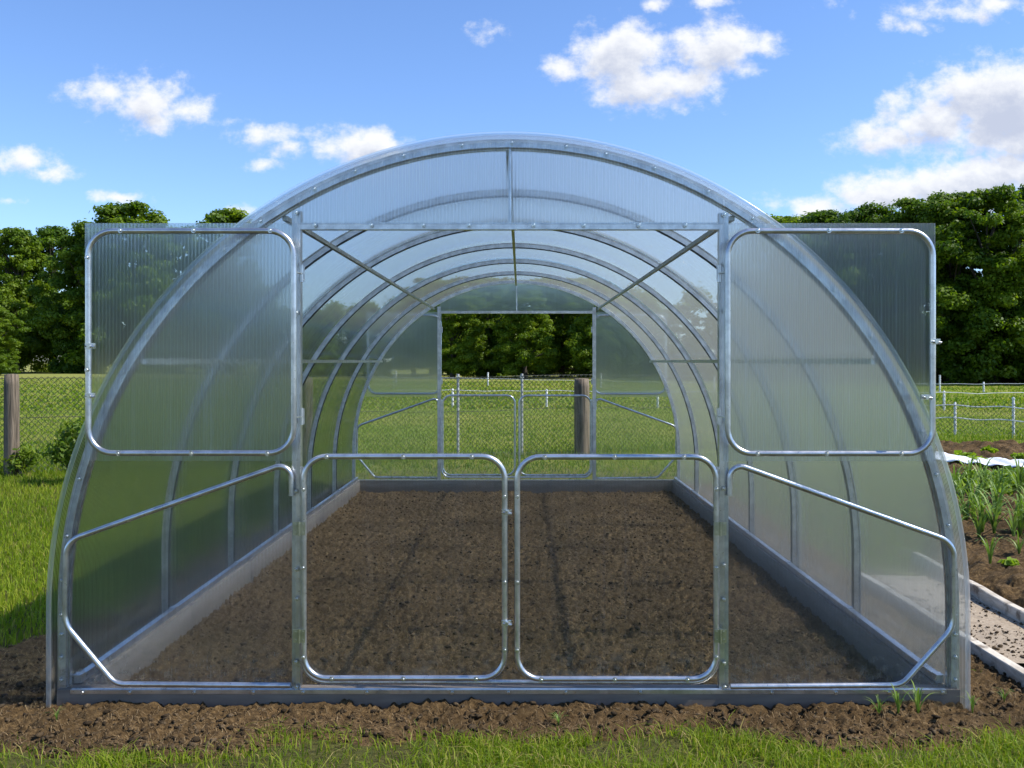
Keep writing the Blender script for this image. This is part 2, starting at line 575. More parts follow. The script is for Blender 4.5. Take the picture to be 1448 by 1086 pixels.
nzb = G.noise(G.vmath('MULTIPLY', gi, (1, 1.2, 1)), 9, 3, .5)
f = G.math('ADD', G.math('MULTIPLY', acc, .85), G.math('MULTIPLY', G.math('SUBTRACT', nz, .5), 1.6))
f = G.math('ADD', f, G.math('MULTIPLY', G.math('SUBTRACT', nzb, .5), .5))
G.set(go.inputs[0], G.math('SUBTRACT', f, .16))


def field(vec):
    g = W.n('ShaderNodeGroup'); g.node_tree = grp
    W.set(g.inputs[0], vec); return g.outputs[0]


f0 = field(uv.outputs[0])
f1 = field(W.vmath('ADD', uv.outputs[0], (.006, .016, 0)))
fwd = W.rng(sp.outputs[1], .06, .2)
dens = W.math('MULTIPLY', W.rng(f0, -.04, .58), fwd)
dens = W.math('MULTIPLY', dens, .96)
shade = W.rng(f1, .05, 1.05, 1.0, .0)
cloudc = W.mixc(shade, (2.9, 3.15, 3.85, 1), (5.0, 5.05, 5.15, 1))
tint = W.mixc(1.0, sky.outputs[0], (.69, .82, 1.05, 1), 'MULTIPLY')
skyc = W.mixc(dens, tint, cloudc)
bg = W.n('ShaderNodeBackground'); W.set(bg.inputs[0], skyc); bg.inputs[1].default_value = .14
wo = W.n('ShaderNodeOutputWorld'); wt.links.new(bg.outputs[0], wo.inputs[0])
world['kind'] = 'structure'

sl = bpy.data.lights.new('sun', 'SUN'); sl.energy = 4.8; sl.angle = math.radians(.5); sl.color = (1, .955, .88)
so = bpy.data.objects.new('sun', sl); COL.objects.link(so)
so.rotation_euler = (-SUN).to_track_quat('-Z', 'Y').to_euler()
so.location = (8, 3, 12)

# ------------------------------------------------------------------ greenhouse
LEN = 6.0
EA, EB, ECZ = 1.601, 1.6675, .3105           # outline of the cover: half ellipse on straight legs


def arc(off=0.0, zbot=.0, n=72):
    a, b = EA + off, EB + off
    pts = [(-a, zbot), (-a, (zbot + ECZ) / 2)]
    for i in range(n + 1):
        t = PI - PI * i / n
        pts.append((a * math.cos(t), ECZ + b * math.sin(t)))
    return pts + [(a, (zbot + ECZ) / 2), (a, zbot)]


def arc_x(z, off=0.0):
    if z <= ECZ: return EA + off
    return (EA + off) * math.sqrt(max(0, 1 - ((z - ECZ) / (EB + off)) ** 2))


def arc_z(x, off=0.0):
    return ECZ + (EB + off) * math.sqrt(max(0, 1 - (x / (EA + off)) ** 2))


gh = empty('greenhouse')
tag(gh, 'arched polycarbonate greenhouse with galvanised frame and open upper doors over bare soil', 'greenhouse')

# bolt mesh shared by every bolt: washer + hexagonal head, pointing to -Y
bm_ = MB()
bm_.tube([(0, 0, 0), (0, -.002, 0)], .0085, 14, up=(0, 0, 1))
bm_.tube([(0, -.002, 0), (0, -.0065, 0), (0, -.0075, 0)], [.0056, .0056, .0042], 6, up=(0, 0, 1))
BOLT = bm_.mesh('bolt'); BOLT.materials.append(M_ZINC)


def bolt(parent, x, y, z, flip=1):
    o = link('bolt', BOLT, None, parent, (x, y, z))
    o.rotation_euler = (0, random.random() * 1.0, 0 if flip > 0 else PI)
    return o


# --- arch ribs, seven of them, one metre apart
TH = .006
rib0 = None
for i in range(7):
    if i == 0 or i == 6:
        mb = MB()
        yc = .0 if i == 0 else LEN
        mb.band(arc(-TH - .001, .02), arc(-TH - .030, .02), -.0, .036) if i == 0 else mb.band(arc(-TH - .001, .02), arc(-TH - .030, .02), LEN - .036, LEN)
        if i == 0:   # rolled lip on the inner edge of the front rib
            mb.band(arc(-TH - .0305, .02), arc(-TH - .036, .02), .020, .036)
        rb = mb.build('arch_rib', M_STEEL, gh)
        if i == 0:
            front_rib = rb
        continue
    if rib0 is None:
        mb = MB()
        mb.band(arc(-TH - .001, .02), arc(-TH - .005, .02), -.017, .017)
        mb.band(arc(-TH - .0052, .02), arc(-TH - .030, .02), -.010, .010)
        rib0 = mb.build('arch_rib', M_STEEL, gh); rib0.location.y = i * LEN / 6
        lp = MB(); lp.band(arc(-TH - .0302, .02), arc(-TH - .036, .02), -.0085, .0085); shade_strip0 = lp.build('rib_shade_strip', M_RIB_SHADE, rib0)  # thin dark strip added to paint the shade along the rib's inner edge
    else:
        r = rib0.copy(); COL.objects.link(r); r.parent = gh; r.location.y = i * LEN / 6
        q = shade_strip0.copy(); COL.objects.link(q); q.parent = r
# bolts round the front arch
for k in range(27):
    t = PI * (k + .5) / 27
    jt = random.uniform(-.018, .018)
    x, z = (EA - .021) * math.cos(t + jt), ECZ + (EB - .021) * math.sin(t + jt)
    bolt(front_rib, x, -.0005, z)
for z in (.06, .14, .22, .29):
    for s in (-1, 1): bolt(front_rib, s * (EA - .021), -.0005, z)

# --- cover sheets: three, each over two bays, lapped
for k, (ya, yb, o) in enumerate(((-.055, 2.03, 0.0), (1.97, 4.03, TH + .0015), (3.97, LEN + .055, 0.0))):
    mb = MB()
    mb.band(arc(o, -.04, 96), arc(o - TH, -.04, 96), ya, yb)
    mb.build('cover_sheet', M_COVER, gh)

for yy in (-.052, LEN + .052):
    mb = MB()
    mb.tube([(x, yy, z) for x, z in arc(-.001, -.03, 110)], .0085, 10)
    mb.build('edge_trim', M_TRIM, gh)

# --- purlins running the length
inner = -TH - .033
zs = 1.185
spots = [(0.0, arc_z(0, inner) - .010)]
for s in (-1, 1):
    spots.append((s * .80, arc_z(.80, inner) - .012)); spots.append((s * (arc_x(zs, inner) - .012), zs))
for (x, z) in spots:
    mb = MB(); mb.bar((x, .037, z), (x, LEN - .037, z), .017 if z > 1.3 else .021, .017 if z > 1.3 else .021); mb.build('purlin', M_PURLIN if z > 1.3 else M_STEEL, gh)

# --- base rails and base boards
for s in (-1, 1):
    mb = MB()
    mb.bar((s * (EA - .056), .045, .045), (s * (EA - .056), LEN - .045, .045), .026, .026)
    for i in range(7):
        y = min(max(i * LEN / 6, .06), LEN - .06)
        mb.box((s * (EA - .070), y - .02, .0585), (s * (EA - .042), y + .02, .0625))
    mb.build('base_rail', M_STEEL, gh)
    mb = MB()
    mb.box((s * (EA - .085), .043, -.14), (s * (EA - .040), LEN - .043, .029))
    mb.build('base_board', M_BOARD, gh)
for y in (.012, LEN - .012):
    mb = MB(); mb.box((-EA + .012, y - .028, -.12), (EA - .012, y + .028, .029)); mb.build('base_board', M_BOARD, gh)


# --- end walls, same design at both ends
def fx(px): return PX(px, 0.0)
def fz(py): return PZ(py, 0.0)


XP0, XP1 = fx(413), fx(425)        # left post
XQ0, XQ1 = fx(1017), fx(1030)      # right post
ZB0, ZB1 = fz(324.5), fz(314.5)    # crossbar
ZS = fz(967)


def end_wall(Y, s):
    """s = 1: front, outside is towards -Y; s = -1: rear"""
    yo = lambda o: Y - s * o
    root = MB()
    for x0, x1 in ((XP0, XP1), (XQ0, XQ1)):
        zt = arc_z(max(abs(x0), abs(x1)), -.05)
        root.box((x0, yo(.001), .03), (x1, yo(-.030), zt))
    root.box((XP1 + .0005, yo(.002), ZB0), (XQ0 - .0005, yo(-.028), ZB1))
    # bottom angle along the ground
    root.bar((-EA + .06, yo(.008), fz(976)), (EA - .06, yo(.008), fz(976)), .020, .014)
    w = root.build('end_wall_frame', M_STEEL, gh)
    xa, xb = (XP0 + XP1) / 2, (XQ0 + XQ1) / 2
    off = -TH - .014
    # wall sheets beside the doorway and the gable sheet above it
    for sgn, xe in ((-1, xa - .002), (1, xb + .002)):
        poly = [(xe, fz(981))]
        poly += [(sgn * (EA + off), fz(981)), (sgn * (EA + off), .15)]
        zt = arc_z(abs(xe), off)
        t1 = math.asin((zt - ECZ) / (EB + off))
        for i in range(41):
            t = t1 * i / 40
            poly.append((sgn * (EA + off) * math.cos(t), ECZ + (EB + off) * math.sin(t)))
        mb = MB(); mb.prism(poly, yo(.003), yo(.009)); mb.build('wall_sheet', M_WALLSHEET, w)
    poly = [(xa + .003, (ZB0 + ZB1) / 2 + .006), (xb - .003, (ZB0 + ZB1) / 2 + .006)]
    for i in range(41):
        x = xb - .003 + (xa - xb + .006) * i / 40
        poly.append((x, arc_z(x, off)))
    mb = MB(); mb.prism(poly, yo(.003), yo(.009)); mb.build('gable_sheet', M_DOORSHEET, w)
    mb = MB(); mb.tube([(fx(721), yo(-.008), ZB1), (fx(721), yo(-.008), arc_z(fx(721), -.04))], .0055, 8, up=(1, 0, 0)); mb.build('gable_strut', M_STEEL, w)
    # slanting brace tubes, one loop each side, mirrored by measure
    yb = yo(.020)
    L = [(414, 967), (414, 652), (97.0, 764), (95.5, 880), (166, 964.5), (413, 966.5)]
    R = [(1030, 968), (1030, 652), (1346, 766), (1345, 884), (1272, 966), (1031, 968)]
    for lst in (L, R):
        pts = [(fx(a), fz(b)) for a, b in lst][1:]
        pts = [(pts[0][0] + (.006 if lst is L else -.006) * 0, fz(700))] + pts
        path = fillet(pts, [0, .075, .075, .10, .07, 0], closed=False, seg=9)
        mb = MB(); mb.tube([(x, yb, z) for x, z in path], .0098, 10); mb.build('brace_tube', M_STEEL, w)
    # doorway tube: down both posts and along the sill
    U = [(fx(427.5), fz(660)), (fx(427.5), fz(963.5)), (fx(1014.5), fz(963.5)), (fx(1014.5), fz(660))]
    mb = MB(); mb.tube([(x, yo(.006), z) for x, z in fillet(U, [0, .085, .085, 0], closed=False)], .008, 10); mb.build('doorway_tube', M_STEEL, w)
    if s > 0:
        for py in (300, 372, 445, 600, 690, 800, 850, 938, 968):
            for x in ((XP0 + XP1) / 2, (XQ0 + XQ1) / 2):
                bolt(w, x + random.uniform(-.004, .004), yo(.0095), fz(py + random.uniform(-6, 6)))
        for px in (441, 521, 600, 668, 760, 829, 905, 975):
            bolt(w, fx(px + random.uniform(-6, 6)), yo(.0095), fz(319))
        for px in (120, 186, 277, 360, 430, 520, 640, 719, 800, 905, 1090, 1180, 1255, 1330):
            bolt(w, fx(px), yo(.0165), fz(976.5))
    return w


wall_f = end_wall(0.0, 1)
wall_r = end_wall(LEN, -1)


def door(Y, s, frame, rad, sheet, mat, tube_off, sheet_off, tr, hinges=(), bolts=(), latches=()):
    yo = lambda o: Y - s * o
    x0, z0, x1, z1 = frame
    path = fillet([(x0, z0), (x1, z0), (x1, z1), (x0, z1)], rad, True, 9)
    mb = MB(); mb.tube([(x, yo(tube_off), z) for x, z in path], tr, 12, closed=True)
    d = mb.build('door', M_STEEL, gh)
    a0, b0, a1, b1 = sheet
    mb = MB(); mb.box((a0, yo(sheet_off), b0), (a1, yo(sheet_off + .006), b1)); mb.build('door_sheet', mat, d)
    for (x, z) in hinges:
        h = MB()
        o = tube_off + tr + .0005
        if tube_off > .05:                       # upper doors: slim pin hinges
            h.tube([(x, yo(.012), z - .03), (x, yo(.012), z + .03)], .006, 10, up=(1, 0, 0))
            h.box((x - .010, yo(.0105), z - .028), (x + .010, yo(.0125), z + .028))
            h.bar((x, yo(.012), z), (x - .012 * (1 if x > 0 else -1) * -1, yo(tube_off), z), .012, .004)
            h.build('hinge', M_STEEL, d); continue
        for sg in (-1, 1):
            h.box((x + sg * .003, yo(o), z - .023), (x + sg * .021, yo(o + .003), z + .023))
        h.tube([(x, yo(o + .003), z - .025), (x, yo(o + .003), z + .025)], .0045, 8, up=(1, 0, 0))
        for sg in (-1, 1):
            for zz in (-.014, .014):
                h.tube([(x + sg * .013, yo(o + .003), z + zz), (x + sg * .013, yo(o + .0065), z + zz)], .0042, 8, up=(0, 0, 1))
        h.build('hinge', M_HINGE, d)
    for (x, z) in bolts: bolt(d, x, yo(tube_off + tr - .001), z, s)
    for (x, z) in latches:
        h = MB()
        h.box((x - .017, yo(tube_off + tr * .6), z - .009), (x + .017, yo(tube_off + tr + .004), z + .009))
        h.tube([(x, yo(tube_off + tr + .004), z), (x, yo(tube_off + tr + .016), z)], .007, 10, up=(0, 0, 1))
        h.tube([(x - .012, yo(tube_off + tr + .011), z), (x + .018, yo(tube_off + tr + .011), z - .004)], .004, 8)
        h.build('latch', M_ZINC, d)
    return d


for Y, s in ((0.0, 1), (LEN, -1)):
    f = s > 0
    # lower half doors, shut
    bl = [(fx(px), fz(644.5)) for px in (465, 572, 668)] + [(fx(px), fz(955.5)) for px in (472, 572, 674)] + [(fx(432), fz(py)) for py in (690, 800, 925)] + [(fx(714), fz(py)) for py in (700, 820, 915)]
    br = [(fx(px), fz(645)) for px in (770, 868, 965)] + [(fx(px), fz(956.5)) for px in (765, 868, 970)] + [(fx(731.5), fz(py)) for py in (700, 820, 915)] + [(fx(1010.5), fz(py)) for py in (690, 800, 925)]
    door(Y, s, (fx(432), fz(955.5), fx(714), fz(644.5)), .080, (fx(427), fz(966), fx(722), fz(639)), M_CLEAR, .026, .0105, .0098,
         [(fx(426.5), fz(745)), (fx(426.5), fz(895))], bl if f else (), [(fx(716.5), fz(722)), (fx(716.5), fz(877))] if f else ())
    door(Y, s, (fx(731.5), fz(956.5), fx(1010.5), fz(645)), .080, (fx(723.5), fz(966), fx(1017), fz(639)), M_CLEAR, .026, .0105, .0098,
         [(fx(1015.5), fz(745)), (fx(1015.5), fz(895))], br if f else (), ())
    # upper half doors, swung open and lying back against the wall
    yq = -.062
    gx, gz = (lambda p: PX(p, yq)), (lambda p: PZ(p, yq))
    bl = [(gx(px), gz(327)) for px in (173, 276, 384)] + [(gx(px), gz(640.5)) for px in (170, 273, 380)] + [(gx(126.5), gz(py)) for py in (365, 523)]
    br = [(gx(px), gz(327)) for px in (1070, 1170, 1272)] + [(gx(px), gz(641)) for px in (1070, 1167, 1272)]
    door(Y, s, (gx(126.5), gz(640.5), gx(416), gz(327)), .085, (gx(118.5), gz(652), gx(421), gz(315)), M_DOORSHEET, .070, .048, .0100,
         [(gx(422), gz(385)), (gx(422), gz(590))], bl if f else (), [(gx(131), gz(559)), (gx(131), gz(489))] if f else ())
    door(Y, s, (gx(1028.5), gz(641), gx(1317.5), gz(327)), .085, (gx(1023), gz(652.5), gx(1324), gz(315)), M_DOORSHEET, .070, .048, .0100,
         [(gx(1021.5), gz(385)), (gx(1021.5), gz(590))], br if f else (), [(gx(1319), gz(483)), (gx(1306), gz(561))] if f else ())

# ------------------------------------------------------------------ ground, soil, path
def grid(name, xs, ys, hfun, mat, kind='structure', smooth=True, mask=None):
    X, Y = np.meshgrid(xs, ys)
    Z = hfun(X, Y)
    V = np.stack([X, Y, Z], -1).reshape(-1, 3)
    ny, nx = X.shape
    idx = np.arange(ny * nx).reshape(ny, nx)
    q = np.stack([idx[:-1, :-1], idx[:-1, 1:], idx[1:, 1:], idx[1:, :-1]], -1).reshape(-1, 4)
    if mask is not None:
        q = q[mask(X, Y)[:-1, :-1].ravel()]
    me = np_mesh(name, V, q.ravel(), np.full(len(q), 4), smooth=smooth)
    o = link(name, me, mat)
    if kind: o['kind'] = kind
    return o


def ss(x, a, b):
    t = np.clip((x - a) / (b - a), 0, 1); return t * t * (3 - 2 * t)


def soil_edge(x, y):
    """>0 where bare soil shows; metres inside its ragged border"""
    rag = (fbm(x, y, 3.0, 4, 21) - .5) * .34
    front = y + .235 + rag * 1.5                                   # border in front
    lw = 1.78 + .42 * (1 - ss(y, .0, 1.5)) + .10 * (1 - ss(y, 2.0, 4.0))
    left = x + lw + rag * .8
    rw = np.where(y < .7, 2.75 - .8 * ss(y, -.3, .35), 1.93)
    right = rw - x + rag * .3 * (y < .2)
    back = 6.16 - y + rag * .5
    return np.minimum(np.minimum(front, back), np.minimum(left, right))


def ground_h(x, y):
    h = (fbm(x, y, .9, 3, 3) - .5) * .05
    far = ss(np.hypot(x, y), 15, 40)
    h = h + far * (fbm(x, y, .05, 3, 5) - .5) * .5 * np.clip((120 - y) / 60, 0, 1)
    near = (1 - ss(np.abs(x), 1.9, 2.6)) * (1 - ss(y, 6.2, 7.0)) * ss(y, -.9, -.2)
    h = h * (1 - near) - .030 * near * (np.hypot(np.maximum(np.abs(x) - 1.95, 0), 0) < 9)
    front = ss(-soil_edge(x, y), -.02, .22)
    h = h * front - .05 * (1 - front)
    ins = (np.abs(x) < 1.62) & (y > -.02) & (y < 6.02)
    return np.where(ins, -.22, h - .012)


xs = np.unique(np.concatenate([[-900, -500, -250, -140], np.arange(-90, -12, 4.), np.arange(-12, 12.01, .15), np.arange(16, 91, 4.), [140, 250, 500, 900]]))
ys = np.unique(np.concatenate([[-60, -20, -8], np.arange(-4, -.9, .3), np.arange(-.9, 7, .05), np.arange(7, 14.01, .15), np.arange(14.5, 30, .5), np.arange(32, 130, 3.), [150, 200, 300, 500, 900]]))
grid('ground', xs, ys, ground_h, M_GROUND)


def soil_h(x, y):
    ins = (np.abs(x) < EA - .05) & (y > .02) & (y < LEN - .02)
    rough = (fbm(x, y, 5, 3, 31) - .5) * .035 + clodfield(x + .02 * (fbm(x, y, 40, 2, 45) - .5), y, .075, 41) * .16 + clodfield(x + .02 * (fbm(x, y, 55, 2, 46) - .5), y + 5, .035, 42) * .32 + clodfield(x + .012 * (fbm(x, y, 90, 2, 48) - .5), y + 9, .015, 44) * .5 + np.abs(fbm(x, y, 26, 3, 43) - .5) * -.085 + (fbm(x, y, 70, 3, 47) - .5) * .030
    e = soil_edge(x, y)
    outz = np.where(e > 0, -.016 + .014 * ss(e, 0, .15) * (1 - .5 * ss(y, -.16, -.02)), -.016 + e * .35)
    z = np.where(ins, -.085, outz - .012)
    z = z + rough * np.where(ins, 1.05, ss(e, -.05, .10) * .85)
    # level top along the boards
    return z


def dens_axis(a, b, f0, f1):
    out = [a]; 
    while out[-1] < b:
        t = (out[-1] - a) / (b - a); out.append(out[-1] + f0 + (f1 - f0) * t)
    return np.array(out)


sx_ = np.arange(-2.45, 2.85, .0105)
sy_ = dens_axis(-.62, 6.32, .0085, .019)
grid('soil', sx_, sy_, soil_h, M_SOIL, mask=lambda X, Y: soil_edge(X, Y) > -.14)


def ico(seed_rng, n):
    """n lumpy little stones as one vertex/face block: low octa-sphere with jitter"""
    import bmesh
    b = bmesh.new(); bmesh.ops.create_icosphere(b, subdivisions=1, radius=1)
    v = np.array([x.co[:] for x in b.verts], np.float32); f = np.array([[q.index for q in p.verts] for p in b.faces])
    b.free()
    V = v[None] * (1 + (seed_rng.random((n, len(v), 1)) - .5) * 1.15)
    F = f[None] + (np.arange(n) * len(v))[:, None, None]
    return V, F


def clods(n):
    y = -.42 + (LEN + .4) * RNG.random(n) ** 1.7
    x = RNG.uniform(-2.35, 2.5, n)
    e = soil_edge(x, y)
    k = (e > -.05 - .10 * RNG.random(n) ** 3) & ~((np.abs(np.abs(x) - EA + .04) < .07) & (y > -.05)) & ~((np.abs(y) < .05) & (np.abs(x) < EA))
    x, y = x[k], y[k]; n = len(x)
    V, F = ico(RNG, n)
    r = .0022 + .0110 * RNG.random(n) ** 3.2
    V = V * r[:, None, None] * np.stack([.8 + .5 * RNG.random(n), .6 + .5 * RNG.random(n), .45 + .35 * RNG.random(n)], -1)[:, None, :]
    a = RNG.uniform(0, 2 * PI, n)
    ca, sa = np.cos(a)[:, None], np.sin(a)[:, None]
    V = np.stack([V[..., 0] * ca - V[..., 1] * sa, V[..., 0] * sa + V[..., 1] * ca, V[..., 2]], -1)
    V += np.stack([x, y, soil_h(x, y) + r * .25], -1)[:, None, :]
    var = np.repeat(RNG.random(n) ** 1.6, V.shape[1])
    me = np_mesh('soil_clods', V.reshape(-1, 3), F.ravel(), np.full(F.shape[0] * F.shape[1], 3), {'var': var})
    o = link('soil_clods', me, M_CLOD); tag(o, 'loose crumbs of dark soil scattered over the bare bed', 'soil crumbs', kind='stuff')


clods(24000)


def strips(n, pts_fn, lmin, lmax, w, lift, name, mat, label, cat):
    x, y = pts_fn(n); n = len(x)
    a = RNG.uniform(0, 2 * PI, n); L = RNG.uniform(lmin, lmax, n)
    seg = 4
    P = np.zeros((n, seg, 3)); cur = RNG.normal(0, 1.1, n)
    px, py = x.copy(), y.copy(); ang = a.copy()
    bow = RNG.uniform(.2, 1, n) * lift
    for i in range(seg):
        P[:, i, 0] = px; P[:, i, 1] = py
        P[:, i, 2] = soil_h(px, py) + .002 + bow * math.sin(PI * i / (seg - 1))
        px = px + np.cos(ang) * L / (seg - 1); py = py + np.sin(ang) * L / (seg - 1); ang = ang + cur / (seg - 1)
    nx, ny = -np.sin(a), np.cos(a)
    side = np.stack([nx, ny, np.zeros(n)], -1)[:, None, :] * (w * (.5 + RNG.random(n)))[:, None, None]
    V = np.concatenate([P - side, P + side], 1)          # n, 2seg, 3
    base = (np.arange(n) * 2 * seg)[:, None, None]
    q = np.array([[i, i + 1, seg + i + 1, seg + i] for i in range(seg - 1)])[None] + base
    var = np.repeat(RNG.random(n), 2 * seg)
    me = np_mesh(name, V.reshape(-1, 3), q.ravel(), np.full(n * (seg - 1), 4), {'var': var})
    o = link(name, me, mat); tag(o, label, cat, kind='stuff')


def fib_pts(n):
    y = -.40 + (LEN + .3) * RNG.random(n) ** 1.8; x = RNG.uniform(-2.2, 2.4, n)
    k = (soil_edge(x, y) > -.05) & ~((np.abs(np.abs(x) - EA + .04) < .08) & (y > -.05)) & ~((np.abs(y) < .06) & (np.abs(x) < EA))
    return x[k], y[k]


def path_crumbs(n):
    x = RNG.uniform(1.95, 2.30, n); y = RNG.uniform(.38, 1.92, n)
    k = RNG.random(n) < .15 + .85 * np.maximum(ss(np.abs(x - 2.12), .09, .17), ss(fbm(x, y, 3, 3, 66), .52, .66))
    x, y = x[k], y[k]; n = len(x)
    V, F = ico(RNG, n)
    r = .002 + .008 * RNG.random(n) ** 3
    V = V * r[:, None, None] * np.array([1, 1.1, .7]) + np.stack([x, y, path_h(x, y) + r * .3], -1)[:, None, :]
    me = np_mesh('soil_clods', V.reshape(-1, 3), F.ravel(), np.full(F.shape[0] * F.shape[1], 3), {'var': np.repeat(RNG.random(n), V.shape[1])}, smooth=True)
    o = link('soil_clods', me, M_CLOD); tag(o, 'soil crumbs spilled along the edges of the sandy path', 'soil crumbs', kind='stuff')


def path_h(x, y): return (fbm(x, y, 4, 4, 61) - .5) * .018 + .004


path_crumbs(1100)
strips(30000, fib_pts, .008, .036, .0009, .007, 'root_fibres', M_FIBRE, 'dry root fibres and straw bits strewn over the dark soil', 'root fibres')

# path beside the greenhouse and the kitchen-garden bed beyond it
def path_h(x, y): return (fbm(x, y, 4, 4, 61) - .5) * .018 + .004


grid('path', np.arange(1.935, 2.36, .03), np.arange(.36, 1.95, .03), path_h, M_PATH)


def bed_left(y):
    """the bed widens away from the greenhouse behind the end of the path"""
    return np.maximum(2.385, 2.385 + (y - 2.1) * .43)


def bed_h(x, y):
    row = np.sin(x * 2 * PI / .42) * .02
    edge = np.minimum(np.minimum(x - bed_left(y) + .0, 7.6 - x), np.minimum(y - .3, 9.55 - y))
    h = .055 + row + (fbm(x, y, 3, 3, 71) - .5) * .06 + clodfield(x, y, .08, 72) * .55 + clodfield(x, y, .035, 73) * .5
    back = ss(y, 7.8, 8.6) * (1 - ss(y, 9.2, 9.5)) * .05
    return np.where(edge < .02, -.03, h + back)


grid('soil_bed', np.arange(2.37, 7.65, .02), np.arange(.28, 9.6, .02), bed_h, M_SOIL)


def plank(p, q, w, h, label, tilt=0.0):
    mb = MB()
    p, q = Vector(p), Vector(q)
    L = (q - p).length
    n = 10
    prof = [(-w / 2, 0), (w / 2, 0), (w / 2, h - .004), (w / 2 - .004, h), (-w / 2 + .004, h), (-w / 2, h - .004)]
    vs = []
    for i in range(n + 1):
        t = i / n
        jx, jz = random.uniform(-.0025, .0025), random.uniform(-.003, .003)
        for a, b in prof: vs.append((a + jx + tilt * b, t * L, b + (jz if b > 0 else -.03)))
    m = len(prof)
    fs = [(i * m + k, i * m + (k + 1) % m, (i + 1) * m + (k + 1) % m, (i + 1) * m + k) for i in range(n) for k in range(m)]
    fs += [tuple(range(m))[::-1], tuple(range(n * m, n * m + m))]
    mb.add(vs, fs)
    o = mb.build('edging_board', M_KERB)
    o.location = p; o.rotation_euler = (0, 0, math.atan2(q.y - p.y, q.x - p.x) - PI / 2)
    tag(o, label, 'edging board')
    return o


plank((2.30, .52, .0), (2.372, 2.30, .0), .040, .058, 'pale wooden edging board between sandy path and vegetable bed', .1)
plank((1.93, .06, .0), (1.915, 1.9, .0), .045, .026, 'low weathered edging board on the greenhouse side of sandy path', -.15)

# ------------------------------------------------------------------ grass
def blades(name, x, y, z0, hmin, hmax, wmin, wmax, mat, label, lean=.55, yellow=.0, patch=None, cat='grass'):
    n = len(x)
    a = RNG.uniform(0, 2 * PI, n)
    H = hmin + (hmax - hmin) * RNG.random(n) ** 1.3
    Wd = RNG.uniform(wmin, wmax, n)
    la = RNG.uniform(0, 2 * PI, n); ln = np.abs(RNG.normal(0, lean, n)) * H
    dx, dy = np.cos(la) * ln, np.sin(la) * ln
    sx, sy = np.cos(a) * Wd / 2, np.sin(a) * Wd / 2
    b = np.stack([x, y, z0], -1)
    side = np.stack([sx, sy, np.zeros(n)], -1)
    m = b + np.stack([dx * .35, dy * .35, H * .58], -1)
    t = b + np.stack([dx * 1.0, dy * 1.0, H * (1 - .22 * np.clip(ln / H, 0, 1.5))], -1)
    V = np.stack([b - side, b + side, m + side * .85, m - side * .85, t], 1)
    base = (np.arange(n) * 5)[:, None]
    q = np.concatenate([np.array([[0, 1, 2, 3]]) + base, np.array([[3, 2, 4]]) + base], 1)
    sizes = np.tile([4, 3], n)
    var = RNG.random(n) * .55
    if patch is not None: var = var + patch
    dry = RNG.random(n) < yellow
    var = np.where(dry, .75 + .25 * RNG.random(n), var)
    me = np_mesh(name, V.reshape(-1, 3), q.ravel(), sizes, {'var': np.repeat(np.clip(var, 0, 1), 5)})
    o = link(name, me, mat); tag(o, label, cat, kind='stuff')
    return o


def bed_zone(x, y): return ((x > 1.88) & (x < 2.4) & (y > .3) & (y < 1.95)) | ((x > bed_left(y)) & (x < 7.65) & (y > .25) & (y < 9.55))


def lawn_pts(n, x0, x1, y0, y1, keep):
    x = RNG.uniform(x0, x1, n); y = RNG.uniform(y0, y1, n)
    k = keep(x, y)
    return x[k], y[k]


# foreground fringe
def kf(x, y):
    e = soil_edge(x, y)
    p = fbm(x, y, 2.6, 4, 81)
    pr = ss(-e, -.05, .14) * ss(p, .38, .60) + .13 * ss(-e, -.10, .05)
    return RNG.random(len(x)) < pr


x, y = lawn_pts(66000, -2.6, 3.0, -.85, -.15, kf)
blades('lawn_grass', x, y, ground_h(x, y), .018, .062, .0020, .0042, M_GRASS, 'patchy short green grass fringing the bare soil in the foreground', 1.05, .16)


# left lawn, up to the wire fence
def kl(x, y):
    e = soil_edge(x, y)
    vis = (x > -.54 * (y + 3.41) - .35)
    d = 1.0 / (1 + .10 * np.maximum(0, y) ** 1.5)
    return vis & (RNG.random(len(x)) < ss(-e, -.06, .10) * d)


x, y = lawn_pts(210000, -6.6, -1.72, -.35, 8.2, kl)
pt = (fbm(x, y, 1.6, 3, 91) - .5) * .5
blades('lawn_grass', x, y, ground_h(x, y), .025, .08, .003, .0065, M_GRASS, 'lush mown lawn left of the greenhouse up to the wire fence', .6, .03, pt)


# behind the greenhouse and on the right
def kb(x, y):
    D = y + 3.41
    vis = np.abs(x) < .56 * D + .3
    return vis & ~bed_zone(x, y) & ~((x < 1.72) & (x > -1.75) & (y < 6.2)) & (RNG.random(len(x)) < np.clip((9.5 / D) ** 2, .03, 1) * np.where(x < 1.7, ss(y, 5.8, 8.0), 1))


x, y = lawn_pts(520000, -13, 13, .3, 20, kb)
pt = (fbm(x, y, .8, 3, 92) - .5) * .5
blades('meadow_grass', x, y, ground_h(x, y),   .02, .065, .007, .014, M_FIELD, 'bright green meadow grass behind the greenhouse', 1.0, .08, pt)


def kfar(x, y):
    D = y + 3.41
    return (np.abs(x) < .56 * D + .3) & (RNG.random(len(x)) < np.clip((24 / D) ** 2, .1, 1))


x, y = lawn_pts(150000, -32, 32, 20, 58, kfar)
pt = (fbm(x * .35, y, .35, 3, 93) - .35) * .9
blades('meadow_grass', x, y, ground_h(x, y), .04, .11, .03, .07, M_FIELD, 'open sunny meadow stretching to the trees', 1.0, .10, pt)


# tall grass and weeds along the fence foot
FY = lambda x: 8.65 + .37 * x
def kfence(x, y): return np.abs(y - FY(x)) < .30 * RNG.random(len(x)) ** .7


